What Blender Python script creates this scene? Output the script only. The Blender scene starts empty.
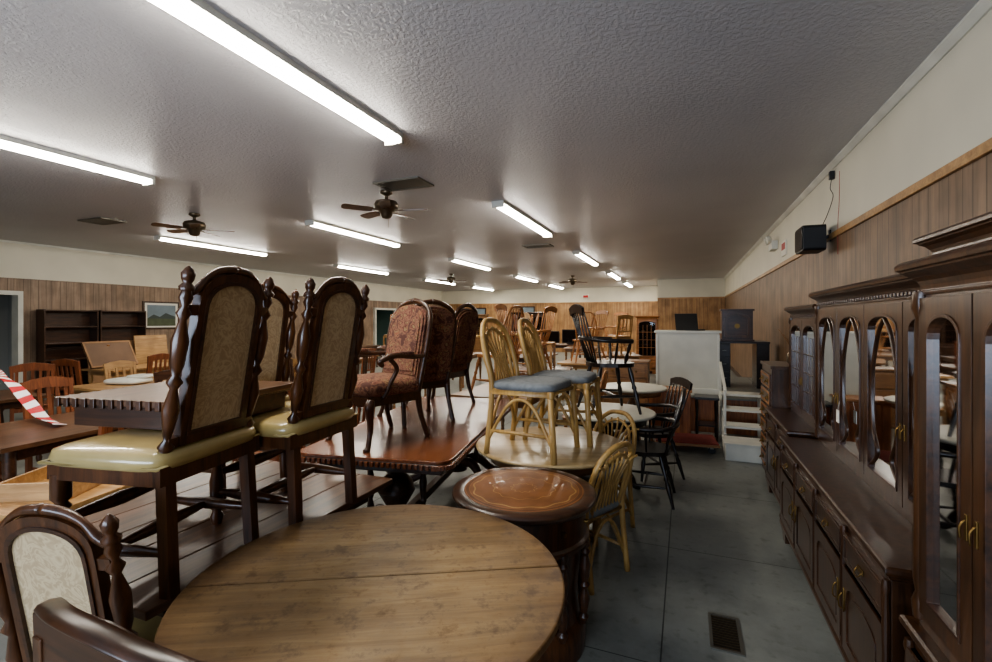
import bpy, math, random
from mathutils import Vector, Matrix
random.seed(7)
pi=math.pi; H=pi/2
UP=Matrix.Rotation(pi/2,4,'X')
def T(x,y,z): return Matrix.Translation((x,y,z))
def RX(a): return Matrix.Rotation(a,4,'X')
def RY(a): return Matrix.Rotation(a,4,'Y')
def RZ(a): return Matrix.Rotation(a,4,'Z')
def S(r,g,b):
    def c(v):
        v/=255.0
        return v/12.92 if v<=.04045 else ((v+.055)/1.055)**2.4
    return (c(r),c(g),c(b),1)

# ------------------------------------------------------------ materials
def newmat(name):
    m=bpy.data.materials.new(name); m.use_nodes=True
    nt=m.node_tree; b=nt.nodes['Principled BSDF']
    return m,nt,b
def plain(name,col,rough=.5,metal=0,coat=0,noise=0):
    m,nt,b=newmat(name)
    b.inputs['Base Color'].default_value=col
    b.inputs['Roughness'].default_value=rough
    b.inputs['Metallic'].default_value=metal
    b.inputs['Coat Weight'].default_value=coat
    if noise:
        tc=nt.nodes.new('ShaderNodeTexCoord'); n=nt.nodes.new('ShaderNodeTexNoise')
        n.inputs['Scale'].default_value=noise; n.inputs['Detail'].default_value=5
        nt.links.new(tc.outputs['Object'],n.inputs['Vector'])
        r=ramp(nt,n.outputs['Fac'],[(.3,tuple(c*.75 for c in col[:3])+(1,)),(.7,col)])
        nt.links.new(r,b.inputs['Base Color'])
    return m
def ramp(nt,fac,stops,interp='LINEAR'):
    r=nt.nodes.new('ShaderNodeValToRGB'); cr=r.color_ramp; cr.interpolation=interp
    while len(cr.elements)<len(stops): cr.elements.new(.5)
    for e,(p,c) in zip(cr.elements,stops): e.position=p; e.color=c
    nt.links.new(fac,r.inputs['Fac'])
    return r.outputs['Color']
def mixc(nt,fac,a,b,blend='MIX'):
    n=nt.nodes.new('ShaderNodeMix'); n.data_type='RGBA'; n.blend_type=blend
    for v,i in ((fac,0),(a,6),(b,7)):
        if hasattr(v,'links'): nt.links.new(v,n.inputs[i])
        else: n.inputs[i].default_value=v
    return n.outputs[2]
def mth(nt,op,a,b=0.0,c=None):
    n=nt.nodes.new('ShaderNodeMath'); n.operation=op
    for i,v in enumerate((a,b) if c is None else (a,b,c)):
        if hasattr(v,'links'): nt.links.new(v,n.inputs[i])
        else: n.inputs[i].default_value=v
    return n.outputs[0]
def woodgrain(nt,c1,c2,axis,sc=1.0,vec=None):
    tc=nt.nodes.new('ShaderNodeTexCoord'); mp=nt.nodes.new('ShaderNodeMapping')
    s=[16,16,16]; s['XYZ'.index(axis)]=1.3
    mp.inputs['Scale'].default_value=s
    nt.links.new(tc.outputs['Object'],mp.inputs['Vector'])
    n=nt.nodes.new('ShaderNodeTexNoise'); n.inputs['Scale'].default_value=2*sc
    n.inputs['Detail'].default_value=7; n.inputs['Roughness'].default_value=.65; n.inputs['Distortion'].default_value=.7
    nt.links.new(mp.outputs[0],n.inputs['Vector'])
    col=ramp(nt,n.outputs['Fac'],[(.3,c1),(.68,c2)])
    n2=nt.nodes.new('ShaderNodeTexNoise'); n2.inputs['Scale'].default_value=3; n2.inputs['Detail'].default_value=3
    nt.links.new(tc.outputs['Object'],n2.inputs['Vector'])
    d=ramp(nt,n2.outputs['Fac'],[(.35,(.68,.66,.64,1)),(.65,(1,1,1,1))])
    return mixc(nt,1.0,col,d,'MULTIPLY'),n.outputs['Fac'],tc
def wood(name,c1,c2,rough=.33,axis='X',coat=.25,sc=1.0):
    m,nt,b=newmat(name)
    col,fac,tc=woodgrain(nt,c1,c2,axis,sc)
    nt.links.new(col,b.inputs['Base Color'])
    b.inputs['Roughness'].default_value=rough
    b.inputs['Coat Weight'].default_value=coat; b.inputs['Coat Roughness'].default_value=.25
    bp=nt.nodes.new('ShaderNodeBump'); bp.inputs['Strength'].default_value=.08; bp.inputs['Distance'].default_value=.003
    nt.links.new(fac,bp.inputs['Height']); nt.links.new(bp.outputs[0],b.inputs['Normal'])
    return m

def wallmat(name,along,p1,p2,paint):
    m,nt,b=newmat(name)
    col,fac,tc=woodgrain(nt,p1,p2,'Z',.35)
    sp=nt.nodes.new('ShaderNodeSeparateXYZ'); nt.links.new(tc.outputs['Object'],sp.inputs[0])
    fr=mth(nt,'FRACT',mth(nt,'DIVIDE',mth(nt,'ADD',sp.outputs[along],100.0),.61))
    W=(1,1,1,1); K=(.36,.33,.3,1)
    g=ramp(nt,fr,[(0,K),(.014,W),(.2,K),(.212,W),(.36,K),(.372,W),(.6,K),(.612,W),(.78,K),(.792,W)],'CONSTANT')
    fl=ramp(nt,fr,[(0,(1,1,1,1)),(.2,(.9,.9,.9,1)),(.36,(1.0,.98,.95,1)),(.6,(.93,.93,.93,1)),(.78,(.97,.97,.97,1))],'CONSTANT')
    col=mixc(nt,1.0,mixc(nt,1.0,col,g,'MULTIPLY'),fl,'MULTIPLY')
    n=nt.nodes.new('ShaderNodeTexNoise'); n.inputs['Scale'].default_value=1.5
    nt.links.new(tc.outputs['Object'],n.inputs['Vector'])
    pc=ramp(nt,n.outputs['Fac'],[(.3,tuple(c*.9 for c in paint[:3])+(1,)),(.7,paint)])
    msk=mth(nt,'GREATER_THAN',sp.outputs[2],2.44)
    nt.links.new(mixc(nt,msk,col,pc),b.inputs['Base Color'])
    b.inputs['Roughness'].default_value=.5
    return m

def glassmat(name,tint,refl=.0):
    m,nt,b=newmat(name)
    nt.nodes.remove(b); out=nt.nodes['Material Output']
    tr=nt.nodes.new('ShaderNodeBsdfTransparent'); tr.inputs[0].default_value=tint
    gl=nt.nodes.new('ShaderNodeBsdfGlossy'); gl.inputs['Roughness'].default_value=.03
    fr=nt.nodes.new('ShaderNodeFresnel'); fr.inputs[0].default_value=1.33
    mx=nt.nodes.new('ShaderNodeMixShader')
    nt.links.new(mth(nt,'ADD',fr.outputs[0],refl),mx.inputs[0]); nt.links.new(tr.outputs[0],mx.inputs[1]); nt.links.new(gl.outputs[0],mx.inputs[2])
    nt.links.new(mx.outputs[0],out.inputs[0])
    return m
def emit(name,col,st):
    m,nt,b=newmat(name)
    b.inputs['Base Color'].default_value=col
    b.inputs['Emission Color'].default_value=col; b.inputs['Emission Strength'].default_value=st
    return m

M_dark=wood('walnut_dark',S(38,23,14),S(88,55,33),.32)
M_darkv=wood('walnut_dark_vertical',S(48,28,15),S(106,66,37),.28,'Z')
M_hutch=wood('hutch_cherry',S(38,24,15),S(86,55,33),.28,'Z',.3)
M_hutch2=wood('hutch_brown',S(42,27,16),S(94,62,38),.28,'Z',.3)
M_red=wood('mahogany_red',S(90,48,28),S(152,94,60),.26,'Y',.4)
M_tableb=wood('trestle_brown',S(64,42,27),S(116,80,54),.34,'Y',.3)
M_black=wood('black_lacquer',S(16,12,11),S(40,30,26),.3)
M_rattan=wood('rattan',S(160,122,66),S(210,172,108),.42,'Z',.15)
M_pine=wood('pine',S(158,116,70),S(202,160,106),.45)
M_pine2=wood('pine_orange',S(142,90,48),S(190,130,76),.45)
M_oak=wood('oak_mid',S(112,78,47),S(160,118,76),.4)
M_slat=wood('slat_redwood',S(106,58,35),S(158,94,58),.4,'Z')
M_cedar=wood('cedar',S(120,66,34),S(190,120,66),.5,'Z')
M_white=plain('white_paint',S(222,220,208),.5,noise=3)
M_cream=plain('cream_laminate',S(212,208,192),.4,noise=2)
M_brass=plain('brass',S(130,104,62),.42,1)
M_blackp=plain('black_plastic',S(16,16,18),.45)
M_metal=plain('grey_metal',S(130,128,120),.4,.8)
M_bronze=plain('bronze',S(96,84,68),.35,.8)
M_blue=plain('blue_grey_fabric',S(126,129,130),.9,noise=30)
M_screen=plain('screen_black',S(8,9,12),.15)
M_glass=glassmat('cabinet_glass',(.5,.48,.45,1),0.0)
M_lamp=emit('fluorescent_diffuser',(1,.94,.83,1),60.0)
M_card=plain('cardboard',S(150,114,80),.8,noise=4)
M_paper=plain('paper_tag',S(226,222,210),.8)
M_rcarpet=plain('red_carpet',S(120,50,42),.95,noise=40)

def fabric(name,cols,sc,rough=.9,warp=.25):
    m,nt,b=newmat(name)
    tc=nt.nodes.new('ShaderNodeTexCoord')
    n=nt.nodes.new('ShaderNodeTexNoise'); n.inputs['Scale'].default_value=sc*.4; n.inputs['Distortion'].default_value=2.5
    nt.links.new(tc.outputs['Object'],n.inputs['Vector'])
    v=nt.nodes.new('ShaderNodeTexVoronoi'); v.inputs['Scale'].default_value=sc
    vv=mixc(nt,warp,tc.outputs['Object'],n.outputs['Color'])
    nt.links.new(vv,v.inputs['Vector'])
    c=ramp(nt,v.outputs['Distance'],cols)
    nt.links.new(c,b.inputs['Base Color']); b.inputs['Roughness'].default_value=rough
    return m
M_paisley=fabric('paisley_fabric',[(0,S(188,160,116)),(.13,S(124,54,42)),(.27,S(132,112,78)),(.4,S(86,38,32)),(.55,S(130,92,70)),(.75,S(80,48,38))],17,.9,.12)
M_cane=fabric('tan_tapestry',[(0,S(192,170,134)),(.3,S(168,144,110)),(.5,S(194,172,136)),(.75,S(172,148,114))],20,.9,.2)
M_vinyl=plain('yellow_vinyl',S(180,158,104),.3,0,.7,noise=6)
M_stripe,nt,b=newmat('red_white_stripe')
tc=nt.nodes.new('ShaderNodeTexCoord'); w=nt.nodes.new('ShaderNodeTexWave'); w.inputs['Scale'].default_value=1.6
nt.links.new(tc.outputs['Object'],w.inputs['Vector'])
nt.links.new(ramp(nt,w.outputs['Fac'],[(0,S(180,34,40)),(.5,S(226,222,218))],'CONSTANT'),b.inputs['Base Color'])

M_round,nt,b=newmat('worn_maple_top')
col,fac,tc=woodgrain(nt,S(136,108,72),S(174,146,104),'X',.8)
sp=nt.nodes.new('ShaderNodeSeparateXYZ'); nt.links.new(tc.outputs['Object'],sp.inputs[0])
r2=mth(nt,'SQRT',mth(nt,'ADD',mth(nt,'MULTIPLY',sp.outputs[0],sp.outputs[0]),mth(nt,'MULTIPLY',sp.outputs[1],sp.outputs[1])))
ns=nt.nodes.new('ShaderNodeTexNoise'); ns.inputs['Scale'].default_value=5; ns.inputs['Detail'].default_value=6; nt.links.new(tc.outputs['Object'],ns.inputs['Vector'])
rr=mth(nt,'ADD',r2,mth(nt,'MULTIPLY',ns.outputs['Fac'],.22))
dk=ramp(nt,rr,[(.3,(1,1,1,1)),(.6,(.86,.8,.72,1)),(.7,(.64,.54,.45,1)),(.74,(.42,.31,.24,1))])
ns2=nt.nodes.new('ShaderNodeTexNoise'); ns2.inputs['Scale'].default_value=9; ns2.inputs['Detail'].default_value=8; ns2.inputs['Roughness'].default_value=.75; nt.links.new(tc.outputs['Object'],ns2.inputs['Vector'])
wr=ramp(nt,ns2.outputs['Fac'],[(.36,(.56,.49,.43,1)),(.47,(1,1,1,1)),(.58,(1.0,.97,.92,1)),(.66,(.7,.63,.56,1))])
nt.links.new(mixc(nt,1.0,mixc(nt,1.0,col,dk,'MULTIPLY'),wr,'MULTIPLY'),b.inputs['Base Color'])
nt.links.new(ramp(nt,ns2.outputs['Fac'],[(.35,(.48,.48,.48,1)),(.65,(.64,.64,.64,1))]),b.inputs['Roughness'])
M_leather,nt,b=newmat('tooled_leather')
tc=nt.nodes.new('ShaderNodeTexCoord'); sp=nt.nodes.new('ShaderNodeSeparateXYZ'); nt.links.new(tc.outputs['Object'],sp.inputs[0])
r2=mth(nt,'SQRT',mth(nt,'ADD',mth(nt,'MULTIPLY',sp.outputs[0],sp.outputs[0]),mth(nt,'MULTIPLY',sp.outputs[1],sp.outputs[1])))
base=S(134,88,54); gold=S(176,138,88); dk=S(92,56,36)
an=mth(nt,'ARCTAN2',sp.outputs[1],sp.outputs[0])
rw=mth(nt,'ADD',r2,mth(nt,'MULTIPLY',mth(nt,'SINE',mth(nt,'MULTIPLY',an,12.0)),.007))
c0=ramp(nt,rw,[(0,base),(.055,gold),(.062,base),(.15,gold),(.154,base),(.25,gold),(.254,base)],'CONSTANT')
c1=ramp(nt,r2,[(0,(1,1,1,1)),(.272,(1.4,1.6,1.7,1)),(.277,(.66,.62,.62,1)),(.292,(1.4,1.6,1.7,1)),(.296,(1,1,1,1))],'CONSTANT')
nn=nt.nodes.new('ShaderNodeTexNoise'); nn.inputs['Scale'].default_value=8; nn.inputs['Detail'].default_value=6; nt.links.new(tc.outputs['Object'],nn.inputs['Vector'])
nt.links.new(mixc(nt,1.0,mixc(nt,1.0,c0,c1,'MULTIPLY'),ramp(nt,nn.outputs['Fac'],[(.35,(.7,.66,.62,1)),(.6,(1,1,1,1))]),'MULTIPLY'),b.inputs['Base Color'])
b.inputs['Roughness'].default_value=.42; b.inputs['Coat Weight'].default_value=.12
M_floor,nt,b=newmat('painted_plywood_floor')
tc=nt.nodes.new('ShaderNodeTexCoord'); sp=nt.nodes.new('ShaderNodeSeparateXYZ'); nt.links.new(tc.outputs['Object'],sp.inputs[0])
n=nt.nodes.new('ShaderNodeTexNoise'); n.inputs['Scale'].default_value=1.8; n.inputs['Detail'].default_value=10; n.inputs['Roughness'].default_value=.75
nt.links.new(tc.outputs['Object'],n.inputs['Vector'])
c=ramp(nt,n.outputs['Fac'],[(.3,S(102,103,99)),(.48,S(126,128,122)),(.6,S(136,138,131)),(.75,S(158,158,149))])
n3=nt.nodes.new('ShaderNodeTexNoise'); n3.inputs['Scale'].default_value=14; n3.inputs['Detail'].default_value=6
nt.links.new(tc.outputs['Object'],n3.inputs['Vector'])
c=mixc(nt,1.0,c,ramp(nt,n3.outputs['Fac'],[(.28,(.7,.7,.68,1)),(.42,(1,1,1,1)),(.68,(1,1,1,1)),(.76,(1.15,1.15,1.1,1))]),'MULTIPLY')
fx=mth(nt,'FRACT',mth(nt,'DIVIDE',mth(nt,'ADD',sp.outputs[0],.11+122.0),1.22))
fy=mth(nt,'FRACT',mth(nt,'DIVIDE',mth(nt,'ADD',sp.outputs[1],101.4),1.22))
L=mth(nt,'MAXIMUM',mth(nt,'LESS_THAN',fx,.006),mth(nt,'LESS_THAN',fy,.005))
nt.links.new(mixc(nt,L,c,S(56,58,54)),b.inputs['Base Color'])
nt.links.new(ramp(nt,n.outputs['Fac'],[(.3,(.32,.32,.32,1)),(.7,(.54,.54,.54,1))]),b.inputs['Roughness'])
bp=nt.nodes.new('ShaderNodeBump'); bp.inputs['Strength'].default_value=.15; bp.inputs['Distance'].default_value=.01
nt.links.new(n.outputs['Fac'],bp.inputs['Height']); nt.links.new(bp.outputs[0],b.inputs['Normal'])
M_ceil,nt,b=newmat('stippled_ceiling')
tc=nt.nodes.new('ShaderNodeTexCoord')
n=nt.nodes.new('ShaderNodeTexNoise'); n.inputs['Scale'].default_value=38; n.inputs['Detail'].default_value=4; n.inputs['Distortion'].default_value=.4
nt.links.new(tc.outputs['Object'],n.inputs['Vector'])
n2=nt.nodes.new('ShaderNodeTexNoise'); n2.inputs['Scale'].default_value=.5; nt.links.new(tc.outputs['Object'],n2.inputs['Vector'])
nt.links.new(ramp(nt,n2.outputs['Fac'],[(.3,S(180,178,180)),(.7,S(194,191,192))]),b.inputs['Base Color'])
b.inputs['Roughness'].default_value=.4
h=ramp(nt,n.outputs['Fac'],[(.42,(0,0,0,1)),(.58,(1,1,1,1))])
bp=nt.nodes.new('ShaderNodeBump'); bp.inputs['Strength'].default_value=.6; bp.inputs['Distance'].default_value=.0036
nt.links.new(h,bp.inputs['Height']); nt.links.new(bp.outputs[0],b.inputs['Normal'])
paint=S(214,208,190)
M_wr=wallmat('panelling_right',1,S(108,86,66),S(150,121,95),paint)
M_wl=wallmat('panelling_left',1,S(128,106,88),S(168,143,119),paint)
M_wb=wallmat('panelling_far',0,S(146,108,70),S(190,150,105),paint)

# ------------------------------------------------------------ builder
class B:
    def __init__(s): s.v=[];s.f=[];s.m=[];s.s=[];s.mats=[];s.X=Matrix()
    def add(s,vs,fs,mat,smooth=False,M=None):
        if mat not in s.mats: s.mats.append(mat)
        k=s.mats.index(mat); o=len(s.v); A=s.X@M if M is not None else s.X
        s.v+=[tuple(A@Vector(v)) for v in vs]
        for f in fs: s.f.append([o+i for i in f]); s.m.append(k); s.s.append(smooth)
    def box(s,c,d,mat,M=None,tp=1.0):
        x,y,z=[q/2 for q in d]
        vs=[(-x*tp,-y*tp,-z),(x*tp,-y*tp,-z),(x*tp,y*tp,-z),(-x*tp,y*tp,-z),(-x,-y,z),(x,-y,z),(x,y,z),(-x,y,z)]
        A=T(*c) if M is None else M@T(*c)
        s.add(vs,[(3,2,1,0),(4,5,6,7),(0,1,5,4),(1,2,6,5),(2,3,7,6),(3,0,4,7)],mat,False,A)
    def rectlevels(s,lv,mat):
        vs=[];fs=[]
        for x0,x1,y0,y1,z in lv: vs+=[(x0,y0,z),(x1,y0,z),(x1,y1,z),(x0,y1,z)]
        for i in range(len(lv)-1):
            for j in range(4):
                k=(j+1)%4; fs.append((4*i+j,4*i+k,4*i+4+k,4*i+4+j))
        n=4*(len(lv)-1); fs.append((3,2,1,0)); fs.append((n,n+1,n+2,n+3))
        s.add(vs,fs,mat)
    def lathe(s,prof,mat,M=None,seg=20,smooth=True):
        vs=[];fs=[]
        for r,z in prof:
            for j in range(seg):
                a=2*pi*j/seg; vs.append((max(r,.0004)*math.cos(a),max(r,.0004)*math.sin(a),z))
        for i in range(len(prof)-1):
            for j in range(seg):
                k=(j+1)%seg; fs.append((i*seg+j,i*seg+k,(i+1)*seg+k,(i+1)*seg+j))
        s.add(vs,fs,mat,smooth,M)
        n=len(prof)-1
        s.add(vs[:seg],[tuple(range(seg))[::-1]],mat,False,M); s.add(vs[n*seg:],[tuple(range(seg))],mat,False,M)
    def turned(s,p0,p1,prof,mat,seg=10):
        p0=Vector(p0);d=Vector(p1)-p0
        M=Matrix.Translation(p0)@Vector((0,0,1)).rotation_difference(d).to_matrix().to_4x4()
        s.lathe([(r,t*d.length) for t,r in prof],mat,M,seg)
    def bar(s,p0,p1,w,t,mat):
        p0=Vector(p0);d=Vector(p1)-p0
        M=Matrix.Translation(p0)@Vector((0,0,1)).rotation_difference(d).to_matrix().to_4x4()
        s.box((0,0,d.length/2),(w,t,d.length),mat,M)
    def tube(s,pts,r,mat,seg=8,closed=False,flat=1.0):
        pts=[Vector(p) for p in pts]; n=len(pts)
        rs=r if isinstance(r,(list,tuple)) else [r]*n
        if len(rs)!=n:
            q=[]
            for i in range(n):
                u=i*(len(rs)-1)/(n-1); k=min(int(u),len(rs)-2); q.append(rs[k]*(1-(u-k))+rs[k+1]*(u-k))
            rs=q
        vs=[];fs=[];nrm=None
        for i in range(n):
            if closed: t=(pts[(i+1)%n]-pts[i-1])
            else: t=pts[min(i+1,n-1)]-pts[max(i-1,0)]
            t.normalize()
            if nrm is None:
                a=Vector((0,0,1)) if abs(t.z)<.9 else Vector((1,0,0))
                nrm=t.cross(a).normalized()
            else: nrm=(nrm-t*nrm.dot(t)).normalized()
            bn=t.cross(nrm)
            for j in range(seg):
                a=2*pi*j/seg; vs.append(pts[i]+nrm*math.cos(a)*rs[i]+bn*math.sin(a)*rs[i]*flat)
        m=n if closed else n-1
        for i in range(m):
            for j in range(seg):
                k=(j+1)%seg; i2=(i+1)%n
                fs.append((i*seg+j,i*seg+k,i2*seg+k,i2*seg+j))
        if not closed: fs.append(tuple(range(seg))[::-1]); fs.append(tuple((n-1)*seg+j for j in range(seg)))
        s.add(vs,fs,mat,True)
    def prism(s,poly,th,mat,M=None,smooth=False):
        n=len(poly); vs=[(x,y,-th/2) for x,y in poly]+[(x,y,th/2) for x,y in poly]
        fs=[tuple(range(n))[::-1],tuple(range(n,2*n))]+[(i,(i+1)%n,n+(i+1)%n,n+i) for i in range(n)]
        s.add(vs,fs,mat,smooth,M)
    def ring(s,o,i_,th,mat,M=None):
        n=len(o)
        vs=[(x,y,-th/2) for x,y in o]+[(x,y,-th/2) for x,y in i_]+[(x,y,th/2) for x,y in o]+[(x,y,th/2) for x,y in i_]
        fs=[]
        for a in range(n):
            b=(a+1)%n
            fs+=[(a,n+a,n+b,b),(2*n+a,2*n+b,3*n+b,3*n+a),(a,b,2*n+b,2*n+a),(n+a,3*n+a,3*n+b,n+b)]
        s.add(vs,fs,mat,False,M)
    def cushion(s,c,d,mat,M=None,e=.4,e2=.6,nu=28,nv=10):
        vs=[];fs=[]
        f=lambda v,p: math.copysign(abs(v)**p,v)
        for i in range(nv+1):
            ph=-pi/2+pi*i/nv
            for j in range(nu):
                th=2*pi*j/nu
                vs.append((d[0]/2*f(math.cos(ph),e2)*f(math.cos(th),e),d[1]/2*f(math.cos(ph),e2)*f(math.sin(th),e),d[2]/2*f(math.sin(ph),e2)))
        for i in range(nv):
            for j in range(nu):
                k=(j+1)%nu; fs.append((i*nu+j,i*nu+k,(i+1)*nu+k,(i+1)*nu+j))
        A=T(*c) if M is None else M@T(*c)
        s.add(vs,fs,mat,True,A)
    def mesh(s,name):
        me=bpy.data.meshes.new(name); me.from_pydata(s.v,[],s.f)
        for m in s.mats: me.materials.append(m)
        me.polygons.foreach_set('material_index',s.m); me.polygons.foreach_set('use_smooth',s.s)
        me.update(); return me
    def obj(s,name,loc=(0,0,0),rz=0,bevel=0):
        return place(s.mesh(name),name,loc,rz,bevel)
def place(me,name,loc=(0,0,0),rz=0,bevel=0,sc=None):
    o=bpy.data.objects.new(name,me); bpy.context.scene.collection.objects.link(o)
    o.location=loc; o.rotation_euler=(0,0,rz)
    if sc: o.scale=sc
    if bevel:
        b=o.modifiers.new('bevel','BEVEL'); b.width=bevel; b.segments=2; b.limit_method='ANGLE'; b.angle_limit=.7
    return o
def crv(P,n=6):
    P=[Vector(p) for p in P]; out=[]
    for i in range(len(P)-1):
        a=P[max(i-1,0)];b=P[i];c=P[i+1];d=P[min(i+2,len(P)-1)]
        for k in range(n):
            t=k/n
            out.append(.5*((2*b)+(c-a)*t+(2*a-5*b+4*c-d)*t*t+(3*b-a-3*c+d)*t**3))
    out.append(P[-1]); return out
def arch(hw,z0,z1,zt,n=14,p=1.0):
    pts=[(-hw,z0),(-hw,z1)]
    for i in range(1,n):
        t=pi*i/n; pts.append((-hw*math.cos(t),z1+(zt-z1)*math.sin(t)**p))
    return pts+[(hw,z1),(hw,z0)]
TURN=[(0,.014),(.04,.02),(.08,.026),(.12,.014),(.16,.02),(.3,.028),(.42,.016),(.46,.026),(.5,.016),(.56,.022),(.7,.028),(.82,.015),(.86,.024),(.9,.014),(.95,.022),(1,.018)]

# ------------------------------------------------------------ chairs
def highback():
    b=B(); w=M_darkv
    for sx in (-1,1):
        b.bar((sx*.19,-.22,0),(sx*.185,-.195,.46),.04,.04,w)
        b.turned((sx*.188,-.195,.44),(sx*.195,-.29,1.0),[(t,r*.85+(.003 if r>.02 else -.002)) for t,r in TURN],w,12)
        b.turned((sx*.195,-.289,.995),(sx*.196,-.3,1.075),[(0,.022),(.15,.025),(.3,.013),(.45,.019),(.7,.022),(.9,.011),(1,.003)],w,12)
        b.turned((sx*.205,.2,0),(sx*.205,.2,.38),[(0,.02),(.08,.028),(.14,.018),(.2,.026),(.5,.03),(.66,.018),(.7,.03),(.74,.018),(.78,.03),(1,.03)],w,12)
        b.turned((sx*.197,-.2,.14),(sx*.205,.2,.14),[(0,.012),(.2,.018),(.5,.024),(.8,.018),(1,.012)],w)
    b.turned((-.2,0,.14),(.2,0,.14),[(0,.012),(.2,.018),(.45,.024),(.5,.014),(.55,.024),(.8,.018),(1,.012)],w)
    b.turned((-.2,.2,.22),(.2,.2,.22),[(0,.012),(.2,.02),(.5,.028),(.8,.02),(1,.012)],w)
    b.box((0,0,.395),(.46,.45,.06),w)
    b.cushion((0,.005,.44),(.5,.485,.085),M_vinyl,e=.3,e2=.5)
    b.tube([(x,y,.425) for x,y in [(-.24,-.22),(.24,-.22),(.245,.235),(-.245,.235)]],.006,M_vinyl,6,True)
    ang=math.atan2(.095,.56)
    M=T(0,-.205,.49)@RX(ang)@UP
    o=arch(.152,-.01,.46,.585,16,.7); i=arch(.122,.03,.445,.55,16,.7)
    b.ring(o,i,.032,w,M); b.prism(i,.022,M_cane,M)
    b.ring(arch(.13,.022,.45,.556,16,.7),arch(.118,.035,.442,.544,16,.7),.042,M_dark,M)
    for z in (.005,.45):
        for sx in (-1,1): b.box((sx*.168,z,0),(.05,.035,.024),w,M)
    for sx in (-1,1):
        b.tube([tuple((M@Vector(p))) for p in crv([(sx*.185,.5,0),(sx*.15,.525,0),(sx*.12,.562,0),(sx*.07,.59,0),(0,.6,0)],4)],[.01,.014,.01,.014,.016],w,8)
    return b.mesh('highback_chair')
def rattan():
    b=B(); w=M_rattan
    hoop=crv([(-.19,-.24,0),(-.19,-.2,.42),(-.2,-.24,.62),(-.17,-.28,.76),(-.09,-.31,.835),(0,-.315,.85),(.09,-.31,.835),(.17,-.28,.76),(.2,-.24,.62),(.19,-.2,.42),(.19,-.24,0)],6)
    b.tube(hoop,.018,w,10)
    b.tube(crv([(-.14,-.2,.42),(-.145,-.25,.62),(-.11,-.285,.74),(0,-.3,.79),(.11,-.285,.74),(.145,-.25,.62),(.14,-.2,.42)],5),.012,w)
    for k in range(-3,4):
        x=k*.045; b.tube(crv([(x*.9,-.2,.42),(x*.6,-.235,.58),(x*1.0,-.285,.72),(x*1.5,-.302,.81-.012*abs(k)**1.5)],4),.008,w,6)
    for sx in (-1,1):
        b.tube([(sx*.22,.23,0),(sx*.205,.2,.42)],.019,w,10)
        b.tube(crv([(sx*.215,.21,.1),(sx*.2,.1,.3),(sx*.195,0,.36),(sx*.192,-.1,.3),(sx*.19,-.22,.1)],4),.011,w)
        b.tube([(sx*.205,.21,.15),(sx*.19,-.22,.15)],.011,w)
        for z in (.15,.4): b.lathe([(.021,-.02),(.023,0),(.021,.02)],M_rattan,T(sx*(.215 if z<.3 else .205),.2+.02*(1-z*2),z),10)
    b.tube(crv([(-.215,.21,.1),(-.12,.205,.3),(0,.205,.37),(.12,.205,.3),(.215,.21,.1)],4),.011,w)
    b.tube(crv([(-.19,-.22,.1),(-.1,-.21,.3),(0,-.21,.37),(.1,-.21,.3),(.19,-.22,.1)],4),.011,w)
    ring=[(-.205,.205,.4),(.205,.205,.4),(.195,-.2,.4),(-.195,-.2,.4)]
    b.tube(ring,.019,w,8,True)
    b.cushion((0,.0,.435),(.44,.44,.075),M_blue,e=.4)
    return b.mesh('rattan_chair')
def windsor(mat,arms,name,Ht=.95):
    b=B()
    poly=[]
    for j in range(28):
        a=2*pi*j/28; c=math.cos(a); s_=math.sin(a)
        poly.append((.22*math.copysign(abs(c)**.75,c)*(1-.08*(s_<0)),.21*math.copysign(abs(s_)**.75,s_)))
    b.prism(poly,.035,mat,T(0,0,.44))
    LEG=[(0,.012),(.2,.016),(.4,.022),(.5,.014),(.54,.022),(.6,.014),(.8,.022),(1,.014)]
    for sx in (-1,1):
        b.turned((sx*.22,.21,0),(sx*.15,.13,.43),LEG,mat); b.turned((sx*.21,-.24,0),(sx*.14,-.13,.43),LEG,mat)
        b.turned((sx*.195,.175,.16),(sx*.185,-.19,.16),[(0,.008),(.5,.016),(1,.008)],mat,8)
    b.turned((-.19,0,.16),(.19,0,.16),[(0,.008),(.5,.016),(1,.008)],mat,8)
    top=Ht
    if arms:
        b.tube(crv([(-.26,.12,.66),(-.27,-.02,.665),(-.23,-.17,.67),(-.12,-.25,.68),(0,-.27,.685),(.12,-.25,.68),(.23,-.17,.67),(.27,-.02,.665),(.26,.12,.66)],5),.02,mat,8)
        for sx in (-1,1):
            b.turned((sx*.18,.08,.45),(sx*.262,.1,.66),[(0,.01),(.3,.02),(.5,.01),(.7,.018),(1,.01)],mat,8)
            b.turned((sx*.19,-.02,.45),(sx*.266,-.02,.66),[(0,.008),(.5,.012),(1,.008)],mat,6)
        for k in range(-3,4):
            x=k*.045; b.tube([(x,-.17,.45),(x*1.35,-.27+abs(k)*.012,.68),(x*1.5,-.31,top-.03)],.008,mat,6)
        b.prism([(-.2,0),(-.21,.07),(-.1,.1),(0,.11),(.1,.1),(.21,.07),(.2,0),(.1,.02),(0,.03),(-.1,.02)],.024,mat,T(0,-.312,top-.06)@RX(.15)@UP)
    else:
        b.tube(crv([(-.17,-.15,.45),(-.2,-.21,.65),(-.18,-.26,.82),(-.1,-.29,top-.02),(0,-.3,top),(.1,-.29,top-.02),(.18,-.26,.82),(.2,-.21,.65),(.17,-.15,.45)],5),.014,mat,8)
        for k in range(-3,4):
            x=k*.04; b.tube([(x,-.17,.45),(x*1.15,-.235,.68),(x*1.25,-.29,top-.01-.014*abs(k)**1.3)],.007,mat,6)
    return b.mesh(name)
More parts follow.
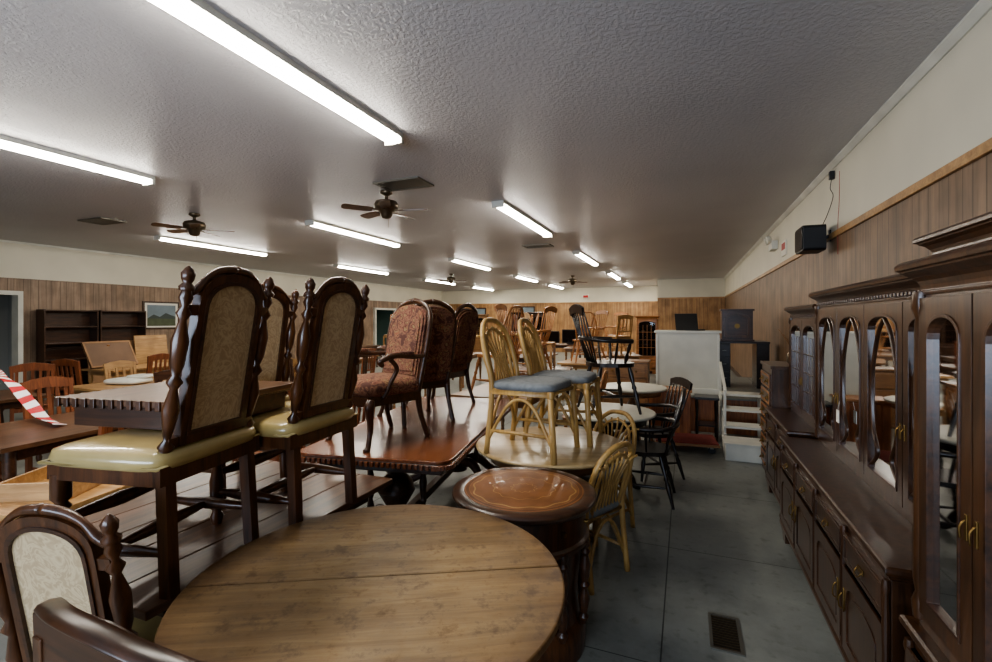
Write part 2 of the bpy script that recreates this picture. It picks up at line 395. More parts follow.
def slat(mat,name,Ht=1.0,n=5,seat=None):
    b=B()
    for sx in (-1,1):
        b.bar((sx*.19,-.2,0),(sx*.19,-.2,.45),.035,.035,mat); b.bar((sx*.19,-.2,.44),(sx*.195,-.28,Ht),.035,.03,mat)
        b.bar((sx*.19,.19,0),(sx*.19,.19,.43),.035,.035,mat)
        b.bar((sx*.19,-.2,.18),(sx*.19,.19,.18),.02,.03,mat)
    b.bar((-.19,0,.18),(.19,0,.18),.02,.02,mat)
    b.box((0,0,.4),(.4,.4,.05),mat)
    b.cushion((0,.0,.445),(.43,.43,.04 if not seat else .07),seat or mat,e=.3,e2=.4)
    M=T(0,-.2,.44)@RX(math.atan2(.08,Ht-.44))@UP
    hh=math.hypot(.08,Ht-.44)
    b.prism([(-.215,hh-.09),(-.22,hh-.01),(-.12,hh+.02),(0,hh+.035),(.12,hh+.02),(.22,hh-.01),(.215,hh-.09),(0,hh-.07)],.024,mat,M)
    b.box((0,.14,0),(.37,.035,.02),mat,M)
    for k in range(n):
        x=(k-(n-1)/2)*.3/(n-1)
        b.box((x,(hh+.06)/2,0),(.032,hh-.2,.012),mat,M)
    return b.mesh(name)
def armchair():
    b=B(); w=M_dark
    for sx in (-1,1):
        b.tube(crv([(sx*.26,.27,0),(sx*.255,.25,.03),(sx*.24,.22,.15),(sx*.27,.25,.3),(sx*.26,.23,.36)],5),[.03,.022,.018,.026,.036,.03],w,10)
        b.tube(crv([(sx*.24,-.33,0),(sx*.225,-.27,.18),(sx*.22,-.24,.36)],5),[.02,.022,.028],w,8)
        b.tube(crv([(sx*.22,-.24,.36),(sx*.245,-.28,.6),(sx*.25,-.34,.9),(sx*.2,-.375,1.03),(sx*.1,-.385,1.09),(0,-.39,1.11)],5),[.026,.022,.022,.02,.022,.024],w,8)
        b.tube(crv([(sx*.245,-.29,.66),(sx*.29,-.15,.66),(sx*.31,.02,.68),(sx*.315,.12,.67),(sx*.3,.18,.64),(sx*.29,.15,.61)],5),[.016,.02,.024,.024,.022,.018],w,8)
        b.tube(crv([(sx*.305,.1,.66),(sx*.3,.03,.58),(sx*.27,.06,.48),(sx*.26,.12,.36)],5),.018,w,8)
        b.cushion((sx*.302,-.03,.69),(.05,.2,.035),M_paisley)
    b.box((0,0,.345),(.5,.48,.07),w)
    b.prism([(-.25,.03),(-.25,-.02),(-.15,-.05),(0,-.02),(.15,-.05),(.25,-.02),(.25,.03)],.03,w,T(0,.24,.35)@UP)
    b.cushion((0,.0,.43),(.55,.54,.16),M_paisley,e=.35)
    M=T(0,-.26,.47)@RX(.2)@UP
    o=arch(.225,0,.46,.61,18,.75)
    for th,s_ in ((.07,1.0),(.1,.93),(.12,.82)):
        b.prism([(x*s_,.3+(y-.3)*s_) for x,y in o],th,M_paisley,M,False)
    return b.mesh('upholstered_armchair')

P_high=highback(); P_rat=rattan(); P_arm=armchair()
P_wdark=windsor(M_black,True,'windsor_armchair'); P_wlight=windsor(M_pine2,False,'windsor_chair',1.0)
P_wpine=windsor(M_pine2,True,'pine_windsor_armchair',1.02)
P_slat=slat(M_slat,'slat_back_chair'); P_sdark=slat(M_dark,'dark_slat_chair',1.02,4,M_paisley); P_spine=slat(M_pine,'pine_chair',.95,4)

# ------------------------------------------------------------ tables
def pedestal(b,mat,h,r,feet=4,reach=.36,rot=.4,base=0.0):
    b.lathe([(r*.9,.12),(r*1.2,.16),(r*1.3,.2),(r*.8,.25),(r*.6,.3),(r*1.1,.38),(r*1.5,.46),(r*1.2,.54),(r*.7,.58),(r,h)],mat,seg=24)
    for k in range(feet):
        A=RZ(rot+2*pi*k/feet)
        b.tube([A@p for p in crv([(.03,0,.2),(.12,0,.21),(.22,0,.12),(reach-.05,0,.04),(reach,0,.028)],4)],[.04,.042,.034,.028,.028],mat,8)
def halfdisc(R,n,sgn,gap):
    return [(R*math.cos(a),sgn*gap+R*sgn*math.sin(a)) for a in [pi*k/n for k in range(n+1)]]
b=B()
for sgn in (1,-1):
    p=halfdisc(.602,48,sgn,.0017)
    if sgn<0: p=p[::-1]
    b.prism(p,.026,M_round,T(0,0,.747))
b.lathe([(.5,.665),(.51,.67),(.51,.734),(.5,.734)],M_oak,seg=48)
pedestal(b,M_oak,.68,.065,4,.34,.2)
b.obj('round_dining_table',(-.93,1.29,0),math.radians(28),.006)
b=B()
b.lathe([(.0,.742),(.3,.742),(.3,.746),(.345,.748),(.358,.742),(.364,.732),(.358,.715),(.35,.705),(.34,.7),(.0,.7)][::-1],M_dark,seg=56)
b.lathe([(.0,.74),(.302,.74),(.302,.7475),(.0,.7475)],M_leather,seg=56)
b.lathe([(.31,.7),(.31,.56),(.325,.55),(.325,.53),(.29,.51),(.27,.3),(.28,.16),(.3,.14),(.31,.08),(.305,.0)][::-1],M_darkv,seg=40)
for k in range(10):
    b.lathe([(.01,-.01),(.01,.01)],M_brass,RZ(2*pi*k/10)@T(0,-.318,.63)@UP,8)
    b.turned(RZ(2*pi*k/10)@Vector((0,-.305,.14)),RZ(2*pi*k/10)@Vector((0,-.315,.54)),TURN,M_dark,8)
b.obj('drum_table',(-.76,2.27,0),.3,.002)
M_lt=wood('honey_top',S(156,130,90),S(192,166,122),.3,'X',.25)
def roundtable(name,R,top,base,loc,rz=0,h=.75):
    b=B(); b.lathe([(0,h-.03),(R-.02,h-.03),(R-.004,h-.022),(R,h-.012),(R-.006,h-.003),(R-.015,h),(0,h)],top,seg=56)
    b.lathe([(R*.8,h-.1),(R*.81,h-.1),(R*.81,h-.03)],base,seg=40)
    pedestal(b,base,h-.03,.06,4,R*.7,.4); return b.obj(name,loc,rz)
roundtable('honey_round_table',.52,M_lt,M_oak,(-.86,3.16,0),.4)
roundtable('round_pedestal_table',.44,M_cream,M_black,(-.68,4.5,0))
roundtable('round_pedestal_table',.42,M_cream,M_oak,(-.62,6.25,0))
def rrect(a,c,r,n=6):
    out=[]
    for cx,cy,s in ((a-r,c-r,0),(-a+r,c-r,1),(-a+r,-c+r,2),(a-r,-c+r,3)):
        for k in range(n+1):
            t=pi/2*(s+k/n); out.append((cx+r*math.cos(t),cy+r*math.sin(t)))
    return out
b=B()
b.prism(rrect(.52,1.15,.1),.018,M_red,T(0,0,.741)); b.prism(rrect(.53,1.16,.1),.024,M_dark,T(0,0,.72))
b.prism(rrect(.5,1.13,.09),.014,M_dark,T(0,0,.701)); b.box((0,0,.66),(.86,2.0,.08),M_dark)
pts=rrect(.532,1.162,.1,8)
for i in range(len(pts)):
    x0,y0=pts[i]; x1,y1=pts[(i+1)%len(pts)]; d=math.hypot(x1-x0,y1-y0); m=max(1,int(d/.035))
    for k in range(m):
        b.box((x0+(x1-x0)*k/m,y0+(y1-y0)*k/m,.715),(.02,.02,.03),M_red)
for y in (-.72,.72):
    b.lathe([(.1,.1),(.12,.14),(.12,.18),(.07,.22),(.05,.27),(.09,.33),(.13,.4),(.11,.47),(.06,.52),(.09,.56),(.1,.62)],M_dark,T(0,y,0),24)
    for sx in (-1,1):
        for sy in (-.5,.5):
            b.tube([Vector(p)+Vector((0,y,0)) for p in crv([(sx*.04,sy*.06,.18),(sx*.18,sy*.2,.2),(sx*.3,sy*.34,.09),(sx*.4,sy*.42,.04)],4)],[.05,.05,.04,.035,.04],M_dark,8)
        b.turned((sx*.2,y,.1),(sx*.2,y,.63),TURN,M_dark,10)
b.box((0,0,.17),(.06,1.4,.06),M_dark)
b.obj('mahogany_dining_table',(-2.01,3.53,0),math.radians(9.5),.003)
b=B()
for k in range(5): b.box((-.45+.225*k,0,.685),(.222,1.32,.03),M_tableb)
b.box((0,0,.63),(.95,1.1,.07),M_dark)
for y in (-.3,.42):
    b.box((0,y,.04),(.8,.09,.07),M_dark); b.box((0,y,.58),(.8,.07,.06),M_dark)
    for sx in (-.25,.25): b.turned((sx,y,.07),(sx,y,.57),[(0,.04),(.1,.05),(.2,.03),(.5,.055),(.8,.03),(.9,.05),(1,.04)],M_dark,14)
b.box((0,.06,.2),(.07,.75,.06),M_dark)
b.obj('trestle_table',(-2.1,1.6,0),0,.004)
place(P_high,'highback_chair',(-1.81,1.17,.70),H+.19)
place(P_high,'highback_chair',(-1.74,1.69,.70),H+.06)
place(P_high,'highback_chair',(-2.36,1.88,.70),H-.1)
place(P_high,'highback_chair',(-1.71,1.03,0),.25)
b=B()
b.box((0,0,.105),(.64,.6,.025),M_tableb); b.box((0,0,.088),(.6,.56,.012),M_dark)
b.box((0,0,.042),(.56,.52,.08),M_dark)
for k in range(15): b.box((-.3+.043*k,-.302,.1),(.022,.012,.036),M_dark); b.box((-.3+.043*k,.302,.1),(.022,.012,.036),M_dark)
for k in range(14): b.box((-.322,-.28+.043*k,.1),(.012,.022,.036),M_dark)
b.obj('coffee_table_top',(-2.0,1.40,1.184),.16,.003)
def arm(x,y,rz): place(P_arm,'upholstered_armchair',(x,y,.75),rz,0,(.9,.9,.9))
arm(-2.05,2.80,2.82); arm(-2.17,3.52,.95); arm(-2.32,4.2,H-.1)
place(P_rat,'rattan_chair',(-.92,2.93,.75),-H-.1)
place(P_rat,'rattan_chair',(-.82,3.38,.75),-H+.0)
place(P_rat,'rattan_chair',(-.64,3.03,0),H-.45)
place(P_rat,'rattan_chair',(-.66,3.66,0),2.6)
place(P_wdark,'windsor_armchair',(-.66,4.5,.75),-H+.5)
place(P_wdark,'windsor_armchair',(-.33,4.45,0),H)
place(P_wdark,'windsor_armchair',(-.32,5.15,0),H+.5)
b=B(); w=M_darkv
b.tube(crv([(-.29,-.2,.9),(-.15,-.235,.93),(0,-.245,.94),(.15,-.235,.93),(.29,-.2,.9)],5),.03,M_dark,8,False,.5)
b.prism([(-.28,.78),(-.29,.9),(-.15,.93),(0,.94),(.15,.93),(.29,.9),(.28,.78),(0,.82)],.026,M_dark,T(0,-.22,0)@UP)
for sx in (-1,1):
    b.bar((sx*.24,-.2,0),(sx*.26,-.22,.85),.04,.035,w); b.bar((sx*.22,.2,0),(sx*.22,.2,.42),.04,.04,w)
for k in range(7): b.turned((-.18+.06*k,-.2,.44),(-.19+.063*k,-.22,.82),[(0,.008),(.3,.014),(.5,.008),(.7,.014),(1,.008)],w,8)
b.box((0,0,.43),(.5,.44,.04),M_dark); b.box((0,.19,.2),(.42,.025,.04),w); b.box((0,-.19,.25),(.44,.025,.04),w)
b.obj('spindle_back_chair',(-1.15,.85,0),-.04,.003)

def recttable(w,l,top,leg,name,h=.75):
    b=B(); b.box((0,0,h-.015),(w,l,.03),top); b.box((0,0,h-.07),(w-.14,l-.14,.08),leg)
    for sx in (-1,1):
        for sy in (-1,1):
            b.turned((sx*(w/2-.09),sy*(l/2-.09),0),(sx*(w/2-.09),sy*(l/2-.09),h-.04),[(0,.022),(.06,.03),(.12,.02),(.5,.034),(.7,.022),(.74,.036),(.78,.036),(1,.036)],leg,12)
    return b.mesh(name)
T_dk=recttable(1.0,1.6,M_tableb,M_dark,'dining_table'); T_oak=recttable(.95,1.5,M_oak,M_oak,'oak_table')
T_pine=recttable(.9,1.4,M_pine,M_pine,'pine_table'); T_wh=recttable(.9,1.3,M_cream,M_oak,'kitchen_table')
def tbl(me,x,y,rz,chairs=(),name=None):
    place(me,name or me.name.split('.')[0],(x,y,0),rz)
    for (c,dx,dy,r,z) in chairs:
        v=RZ(rz)@Vector((dx,dy,0)); place(c,c.name.split('.')[0],(x+v.x,y+v.y,z),rz+r)
tbl(T_oak,-2.0,5.52,0,[(P_wlight,-.05,-.4,H-.3,.75),(P_wpine,.05,.3,-H,.75),(P_wlight,.85,0.05,H,0)])
tbl(T_dk,-2.3,7.6,.1,[(P_wpine,0,-.4,H-.3,.75),(P_spine,0,.4,-H,.75),(P_spine,.85,.2,H,0)])
tbl(T_pine,-1.9,9.8,0,[(P_wlight,0,-.3,.4,.75),(P_wpine,0,.4,2.4,.75)])
tbl(T_oak,-1.6,12.2,.3,[(P_spine,0,-.3,.4,.75),(P_wpine,0,.4,2.4,.75)])
tbl(T_dk,-3.5,10.9,.0,[(P_wlight,0,-.3,2,.75),(P_slat,0,.4,-1,.75)])
tbl(T_dk,-4.3,5.0,.1,[(P_sdark,-.85,.3,-H,0),(P_sdark,-.85,-.3,-H,0)])
tbl(T_oak,-4.5,7.8,.1,[(P_spine,.1,-.3,H,.75),(P_wlight,0,.35,-H,.75)])
tbl(T_oak,-5.3,10.6,.1,[(P_spine,.1,-.3,H,.75),(P_slat,0,.35,-H,.75)])
tbl(T_dk,-4.6,13.5,.1,[(P_wlight,.1,-.3,H,.75),(P_slat,0,.35,-H,.75)])
tbl(T_oak,-3.0,14.6,.1,[(P_wpine,.1,-.3,H,.75)])
tbl(T_pine,-7.4,11.0,.1,[(P_spine,.1,-.3,H,.75),(P_wlight,0,.35,-H,.75)])
tbl(T_oak,-7.6,14.2,.1,[(P_spine,.1,-.3,H,.75),(P_wlight,0,.35,-H,.75)])
tbl(T_dk,-10,12.5,.1,[(P_slat,.1,-.3,H,.75)])
tbl(T_dk,-4.75,2.4,.1,[(P_slat,.85,-.4,H,0),(P_slat,.85,.1,H,0),(P_slat,.85,.6,H,0),(P_slat,-.85,-.2,-H,0),(P_slat,-.85,.4,-H,0)])
tbl(T_pine,-6.9,4.2,.0,[(P_spine,.75,-.3,H,0),(P_spine,.75,.3,H,0),(P_spine,-.8,.3,-H,0)])
tbl(T_wh,-7.0,6.1,.0,[(P_spine,.75,-.3,H,0),(P_spine,.75,.3,H,0)])
tbl(T_pine,-9.3,5.6,.0,[(P_slat,.75,-.3,H,0),(P_sdark,.8,.4,H,0)]); tbl(T_pine,-9.6,7.6,.0,[(P_slat,.75,-.3,H,0)])
tbl(T_dk,-7.2,2.3,.0,[(P_slat,.8,-.3,H,0)])
tbl(T_oak,-7.0,8.2,.0,[(P_slat,.8,-.3,H,0)])
for (x,y,r) in ((-5.35,3.75,.4),(-5.45,4.4,2.0),(-8.3,3.6,1.2),(-8.5,4.3,.3),(-5.6,6.9,1.0),(-8.2,7.2,2.2)):
    place(P_sdark if x>-6 else P_slat,'dark_slat_chair' if x>-6 else 'slat_back_chair',(x,y,0),r)
for (x,y,r) in ((-3.45,3.15,H+.2),(-3.2,3.8,H-.1)):
    place(P_slat,'slat_back_chair',(x,y,0),r)
b=B(); b.box((0,0,.685),(.6,.7,.03),M_pine); b.box((0,0,.62),(.5,.6,.1),M_pine2)
for sx in (-1,1):
    for sy in (-1,1): b.bar((sx*.24,sy*.29,0),(sx*.24,sy*.29,.67),.045,.045,M_pine)
b.obj('end_table',(-3.1,1.48,0),.2,.003)
b=B(); b.box((0,0,.01),(.34,.4,.02),M_pine)
for s_ in (-1,1): b.box((s_*.165,0,.05),(.015,.4,.08),M_pine); b.box((0,s_*.195,.05),(.34,.015,.08),M_pine)
b.obj('wooden_tray',(-3.1,1.48,.70),.5,.002)
b=B()
path=crv([(-1.7,.42,.29),(-.9,.24,.315),(-.2,.02,.315),(.1,-.02,.26),(.45,-.06,.13),(.75,-.1,.03),(1.05,-.13,.008)],8)
vs=[];fs=[]
for i,p in enumerate(path):
    tw=.35*math.sin(i*.25)
    for s_ in (-1,1): vs.append((p.x,p.y+s_*.045*math.cos(tw),p.z+s_*.045*math.sin(tw)+.012))
for i in range(len(path)-1): fs.append((2*i,2*i+1,2*i+3,2*i+2))
b.add(vs,fs,M_stripe); o=b.obj('barrier_tape',(-5.65,2.3,.75),0)
sm=o.modifiers.new('thick','SOLIDIFY'); sm.thickness=.004
b=B()
for (x,y,z,w,d,h) in [(0,0,0,.4,.3,.25),(.05,.4,0,.3,.3,.2),(0,0,.25,.3,.25,.08)]: b.box((x,y,z+h/2),(w,d,h),M_card)
b.box((.0,.0,.335),(.25,.04,.002),M_paper)
b.obj('cardboard_boxes',(-7.0,5.9,.75),.2,.002)
M_board=plain('brown_board',S(112,84,60),.7,noise=3)
for (x,y,rz,w,h) in ((-9.5,5.3,0.1,.8,.5),(-9.65,7.35,.05,1.15,.62)):
    b=B(); M=RX(-.5)@UP
    b.box((0,h/2+.02,0),(w,h,.025),M_board,M); b.ring([(-w/2,.02),(-w/2,h+.02),(w/2,h+.02),(w/2,.02)],[(-w/2+.03,.05),(-w/2+.03,h-.01),(w/2-.03,h-.01),(w/2-.03,.05)],.035,M_card,M)
    b.bar((0,.28,0),(0,.2,.4),.04,.03,M_pine2); b.obj('table_leaf_board',(x,y,.75),rz+H,0)
b=B(); 
for k,(w,h,a,y) in enumerate(((1.0,1.15,.16,0),(.8,1.0,.2,.12),(.7,1.25,.14,-.1))):
    M=T(-.1+.35*k,y,0)@RX(-a)@UP; b.box((0,h/2,0),(w,h,.03),(M_card,M_board,M_pine)[k],M)
b.obj('flat_cardboard_panels',(-11.4,6.5,0.01),H)
b=B(); b.cushion((0,0,.04),(.5,.35,.08),M_white); b.cushion((.1,.1,.09),(.3,.25,.05),M_white); b.obj('folded_linen',(-6.9,4.0,.75),.3)

# ------------------------------------------------------------ cabinets
def hutch(name,W,bd,bh,ud,Ht,n,wood_,loc,rz=-H,mull=True,tier=0,drawers=True,ndoor_arch=True,lattice=False):
    b=B(); w=wood_
    b.box((0,bd/2+.01,.04),(W-.03,bd-.03,.08),M_dark)
    for sx in (-1,1): b.prism([(-.08,0),(-.08,.1),(.12,.1),(.08,.06),(.03,.05),(.0,0)],.03,w,T(sx*(W/2-.08),0,0)@Matrix.Scale(sx,4,(1,0,0))@UP)
    b.box((0,bd/2,.09+(bh-.12)/2-.0),(W,bd,bh-.12),w)
    b.rectlevels([(-W/2-e,W/2+e,-e,bd,z) for e,z in ((.02,.08),(.022,.1),(.012,.112),(.004,.125))],w)
    b.rectlevels([(-W/2-e,W/2+e,-e,bd,z) for e,z in ((0,bh-.055),(.008,bh-.048),(.012,bh-.036),(.022,bh-.03),(.026,bh-.02),(.024,bh-.006),(.016,bh))],w)
    cw=W/n; dz=bh-.07; dh=.15 if drawers else 0
    for k in range(n):
        cx=-W/2+cw*(k+.5)
        if drawers:
            M=T(cx,0,0)@UP
            b.box((0,dz-dh/2,.008),(cw-.04,dh-.02,.02),w,M)
            b.ring([(-cw/2+.03,dz-dh+.02),(-cw/2+.03,dz-.02),(cw/2-.03,dz-.02),(cw/2-.03,dz-dh+.02)],[(-cw/2+.045,dz-dh+.035),(-cw/2+.045,dz-.035),(cw/2-.045,dz-.035),(cw/2-.045,dz-dh+.035)],.045,w,M)
            for sx in ((-1,1) if cw>.6 else (0,)):
                x=sx*cw*.22; z=dz-dh/2
                b.box((x,z,.022),(.06,.022,.005),M_brass,M)
                b.tube([M@p for p in crv([(x-.028,z,.025),(x-.022,z-.018,.036),(x,z-.024,.038),(x+.022,z-.018,.036),(x+.028,z,.025)],3)],.003,M_brass,6)
        z0=.13; z1=dz-dh-.01; hw=cw/2-.02
        M=T(cx,0,0)@UP
        b.box((0,(z0+z1)/2,.006),(2*hw,z1-z0,.018),w,M)
        zz=z1-.08
        b.ring(arch(hw,z0,z1,z1,12),arch(hw-.05,z0+.05,zz-.04,z1-.05,12,.8),.045,w,M)
        b.prism(arch(hw-.075,z0+.075,zz-.06,z1-.08,12,.8),.038,w,M)
        x=(hw-.025)*(1 if k%2==0 else -1); z=(z0+z1)/2+.04
        b.prism([(x-.008,z-.04),(x-.012,z),(x-.008,z+.04),(x,z+.055),(x+.008,z+.04),(x+.012,z),(x+.008,z-.04),(x,z-.055)],.006,M_brass,M@T(0,0,.025))
        b.tube([M@p for p in crv([(x,z+.03,.03),(x,z+.01,.042),(x,z-.03,.042),(x,z-.04,.03)],3)],.0035,M_brass,6)
    for k in range(n+1):
        x=-W/2+cw*k; x=max(-W/2+.015,min(W/2-.015,x)); b.turned((x,-.012,.12),(x,-.012,bh-.06),[(0,.012),(.05,.016),(.1,.01),(.3,.014),(.5,.012),(.7,.014),(.9,.01),(.95,.016),(1,.012)],w,8)
    y0=bd-ud; t=.025; uz=bh; ut=Ht-.1
    b.box((0,bd-.008,(uz+ut)/2),(W-.04,.016,ut-uz),M_dark)
    for sx in (-1,1):
        b.box((sx*(W/2-.035),bd-ud/2,(uz+ut)/2),(t,ud,ut-uz),w)
        b.turned((sx*(W/2-.02),y0-.004,uz+.02),(sx*(W/2-.02),y0-.004,ut),[(0,.02),(.05,.024),(.08,.014),(.12,.02),(.88,.016),(.92,.014),(.95,.024),(1,.02)],w,10)
    b.box((0,bd-ud/2,uz+.02),(W-.03,ud+.01,.04),w); b.box((0,bd-ud/2,ut-.01),(W-.03,ud,.03),w)
    ns=3
    for k in range(1,ns): b.box((0,bd-ud/2+.02,uz+(ut-uz)*k/ns),(W-.09,ud-.06,.014),w)
    uw=(W-.06)/n
    for k in range(n):
        cx=-W/2+.03+uw*(k+.5); hw=uw/2-.004; z0=uz+.045; z1=ut-.02
        M=T(cx,y0,0)@UP; fw=.055 if not lattice else .04
        z2=z1-.13 if ndoor_arch else z1-.05
        o=arch(hw,z0,z1,z1,14); i=arch(hw-fw,z0+fw,z2,z1-fw,14,.8)
        b.ring(o,i,.028,w,M); b.prism(arch(hw-fw+.005,z0+fw-.005,z2,z1-fw+.005,14,.8),.003,M_glass,M)
        b.ring(arch(hw-fw+.003,z0+fw-.003,z2,z1-fw+.003,14,.8),arch(hw-fw-.008,z0+fw+.008,z2,z1-fw-.008,14,.8),.036,M_dark,M)
        if mull:
            zc=(z0+z2)/2+.03; q=hw-fw-.01
            for sx in (-1,1):
                b.tube([M@p for p in crv([(sx*q,z0+.08,.004),(sx*q*.5,z0+.16,.004),(sx*q*.85,z0+.28,.004),(sx*q*.95,zc+.1,.004),(sx*q*.5,z1-.16,.004),(0,z1-.07,.004)],5)],.008,w,6)
        if lattice:
            for j in range(1,4): b.box((0,z0+.05+(z2-z0-.05)*j/4,.003),(2*hw-.08,.012,.012),w,M)
            for j in range(-1,2): b.box((j*(hw-.04)/2,(z0+z2)/2,.003),(.012,z2-z0-.03,.012),w,M)
        x=(hw-.02)*(1 if k%2==0 else -1); z=(z0+z1)/2-.12
        b.box((x,z,.016),(.012,.07,.005),M_brass,M); b.tube([M@p for p in crv([(x,z+.02,.018),(x,z,.03),(x,z-.03,.028)],3)],.003,M_brass,6)
    CR=[(-.012,-.012),(.004,-.01),(.006,.0),(.0,.006),(.002,.02),(.008,.034),(.018,.046),(.032,.056),(.042,.064),(.044,.07),(.052,.072),(.054,.084),(.05,.092),(.04,.1)]
    b.rectlevels([(-W/2+.012-e,W/2-.012+e,y0-e,bd,ut+z) for e,z in CR],w)
    if lattice or mull:
        for k in range(int(W/.04)): b.box((-W/2+.03+.04*k,y0-.012,ut+.014),(.02,.012,.016),w)
    if tier:
        b.rectlevels([(-W*.44-e,W*.44+e,y0+.01-e,bd-.02,Ht+z) for e,z in ((0,-.004),(0,.02),(.004,.03),(.014,.042),(.026,.05),(.028,.054),(.036,.056),(.037,.066),(.03,.074))],w)
    rnd=random.Random(n*7+int(W*100))
    for k in range(1,ns):
        for j in range(n):
            if rnd.random()<.6:
                x=-W/2+.1+rnd.random()*(W-.2); b.lathe([(.02,0),(.05,.01),(.06,.05),(.055,.05),(.045,.015),(.0,.01)],M_cream,T(x,bd-.12,uz+(ut-uz)*k/ns+.007),14)
    return b.obj(name,loc,rz,.0015)
hutch('china_cabinet',.98,.56,.62,.54,1.79,3,M_hutch2,(.69,1.45,0),mull=False,tier=1,drawers=False)
hutch('china_hutch',1.98,.6,.73,.38,1.80,4,M_hutch,(.68,3.06,0),mull=True)
hutch('lattice_hutch',1.0,.55,.76,.36,1.72,2,M_hutch,(.74,4.65,0),mull=False,lattice=True)
b=B(); W=.62
b.box((0,.25,.6),(W,.5,1.06),M_hutch2); b.box((0,.25,1.14),(W+.05,.53,.03),M_hutch2); b.box((0,.25,.05),(W+.02,.5,.08),M_dark)
for k in range(6):
    z=.17+k*.165; b.box((0,-.006,z),(W-.06,.02,.145),M_hutch2); b.ring([(-.26,z-.06),(-.26,z+.06),(.26,z+.06),(.26,z-.06)],[(-.245,z-.045),(-.245,z+.045),(.245,z+.045),(.245,z-.045)],.04,M_pine2,UP)
    for x in (-.15,.15): b.box((x,-.02,z),(.09,.008,.035),M_brass); b.tube(crv([(x-.03,-.024,z),(x,-.045,z-.02),(x+.03,-.024,z)],3),.005,M_brass,6)
b.obj('chest_of_drawers',(.78,5.52,0),-H,.003)
b=B(); b.lathe([(.03,0),(.05,.03),(.045,.1),(.02,.14),(.025,.16)],M_bronze,seg=16)
rnd=random.Random(3)
for k in range(9):
    a=rnd.random()*6.28; r=.05+.1*rnd.random()
    b.tube(crv([(0,0,.14),(r*.3*math.cos(a),r*.3*math.sin(a),.22),(r*math.cos(a),r*math.sin(a),.3+.08*rnd.random())],3),.004,M_oak,5)
b.obj('vase_of_twigs',(1.0,5.5,1.155))
hutch('dark_lattice_hutch',1.3,.5,.85,.35,1.9,3,M_dark,(-5.6,17,0),.0,mull=False,lattice=True)
hutch('curio_cabinet',.62,.4,.45,.38,1.72,1,M_pine2,(-1.05,14.7,0),0,mull=False,lattice=True)
hutch('oak_lattice_hutch',1.2,.5,.85,.35,1.85,3,M_oak,(-8.6,18.5,0),.0,mull=False,lattice=True)
b=B(); b.box((0,0,.43),(.8,.45,.82),M_oak); b.box((0,0,.86),(.84,.49,.03),M_oak)
for k in range(3):
    b.box((0,-.23,.2+.25*k),(.72,.02,.22),M_oak)
    for x in (-.2,.2): b.lathe([(.014,0),(.018,.02),(.01,.03)],M_brass,T(x,-.24,.2+.25*k)@UP,8)
b.obj('dresser',(-1.0,8.8,0),0,.004)
b=B()
for x,w,h in ((-.4,.6,.42),(.35,.7,.48)):
    b.box((x,0,h/2+.04),(w,.06,h),M_blackp); b.box((x,-.032,h/2+.04),(w-.05,.004,h-.06),M_screen); b.box((x,0,.02),(w*.5,.2,.03),M_blackp); b.box((x,.01,.05),(.06,.04,.06),M_blackp)
b.obj('televisions',(-4.0,16.2,.75)); tbl(T_dk,-4.0,16.2,H)

# ------------------------------------------------------------ bookcases, painting
def bookcase(loc,rz):
    b=B(); W=.96
    for sx in (-1,1): b.box((sx*(W/2-.012),0,.91),(.024,.3,1.82),M_dark)
    b.box((0,.143,.91),(W-.05,.012,1.8),M_dark)
    for z in (.06,.4,.75,1.1,1.45,1.8): b.box((0,0,z),(W-.03,.29,.024),M_dark)
    b.box((0,-.13,.03),(W-.03,.02,.06),M_dark)
    return b.obj('bookcase',loc,rz,.002)
bookcase((-12.3,5.95,0),H); bookcase((-12.3,6.95,0),H)
b=B(); M=UP
b.ring([(-.45,-.35),(-.45,.35),(.45,.35),(.45,-.35)],[(-.41,-.31),(-.41,.31),(.41,.31),(.41,-.31)],.03,M_dark,M)
b.box((0,0,0),(.86,.66,.012),M_paper,M)
mp=plain('landscape_sky_print',S(128,142,150),.6,noise=4); b.box((0,.08,.008),(.7,.36,.008),mp,M); b.box((0,-.17,.009),(.7,.2,.008),plain('landscape_field_print',S(84,92,66),.6,noise=8),M)
b.prism([(-.35,-.08),(-.2,.02),(-.05,-.04),(.1,.06),(.25,0),(.35,-.03),(.35,-.09)],.012,plain('landscape_hills_print',S(66,74,70),.6),M@T(0,0,.009))
b.obj('framed_landscape_picture',(-12.48,8.0,1.72),H)

# ------------------------------------------------------------ office platform
b=B(); b.box((.43,8.75,.24),(1.86,2.8,.48),M_cedar); b.box((.43,8.75,.49),(1.88,2.84,.02),M_floor)
b.obj('office_platform')
b=B()
b.box((0,0,.46),(.86,.55,.9),M_cream); b.box((0,0,.925),(.92,.6,.03),M_white); b.box((0,-.28,.05),(.88,.02,.1),M_white)
for sx in (-1,1): b.box((sx*.42,-.28,.46),(.03,.015,.86),M_white)
b.obj('checkout_counter',(.03,7.75,.5),0,.004)
b=B(); b.box((0,0,.01),(.34,.24,.02),M_blackp); M=T(0,.12,.02)@RX(-.2)@UP; b.box((0,.12,0),(.34,.24,.012),M_blackp,M); b.box((0,.12,.007),(.31,.2,.002),M_screen,M); b.box((0,-.02,.021),(.3,.14,.004),M_metal)
b.obj('laptop',(.08,7.75,1.44),2.7)
b=B()
b.box((0,0,.735),(.75,.6,.03),M_black); 
for sx in (-1,1): b.box((sx*.28,0,.36),(.18,.56,.72),M_black)
for z in (.15,.38,.6): b.box((-.28,-.285,z),(.15,.015,.2),M_black); b.box((-.28,-.297,z),(.06,.01,.012),M_metal)
b.obj('office_desk',(.88,8.85,.5),0,.003)
b=B(); b.box((0,0,.26),(.46,.35,.48),M_dark); b.box((0,0,.515),(.5,.39,.03),M_dark); b.box((0,0,.015),(.5,.39,.03),M_dark)
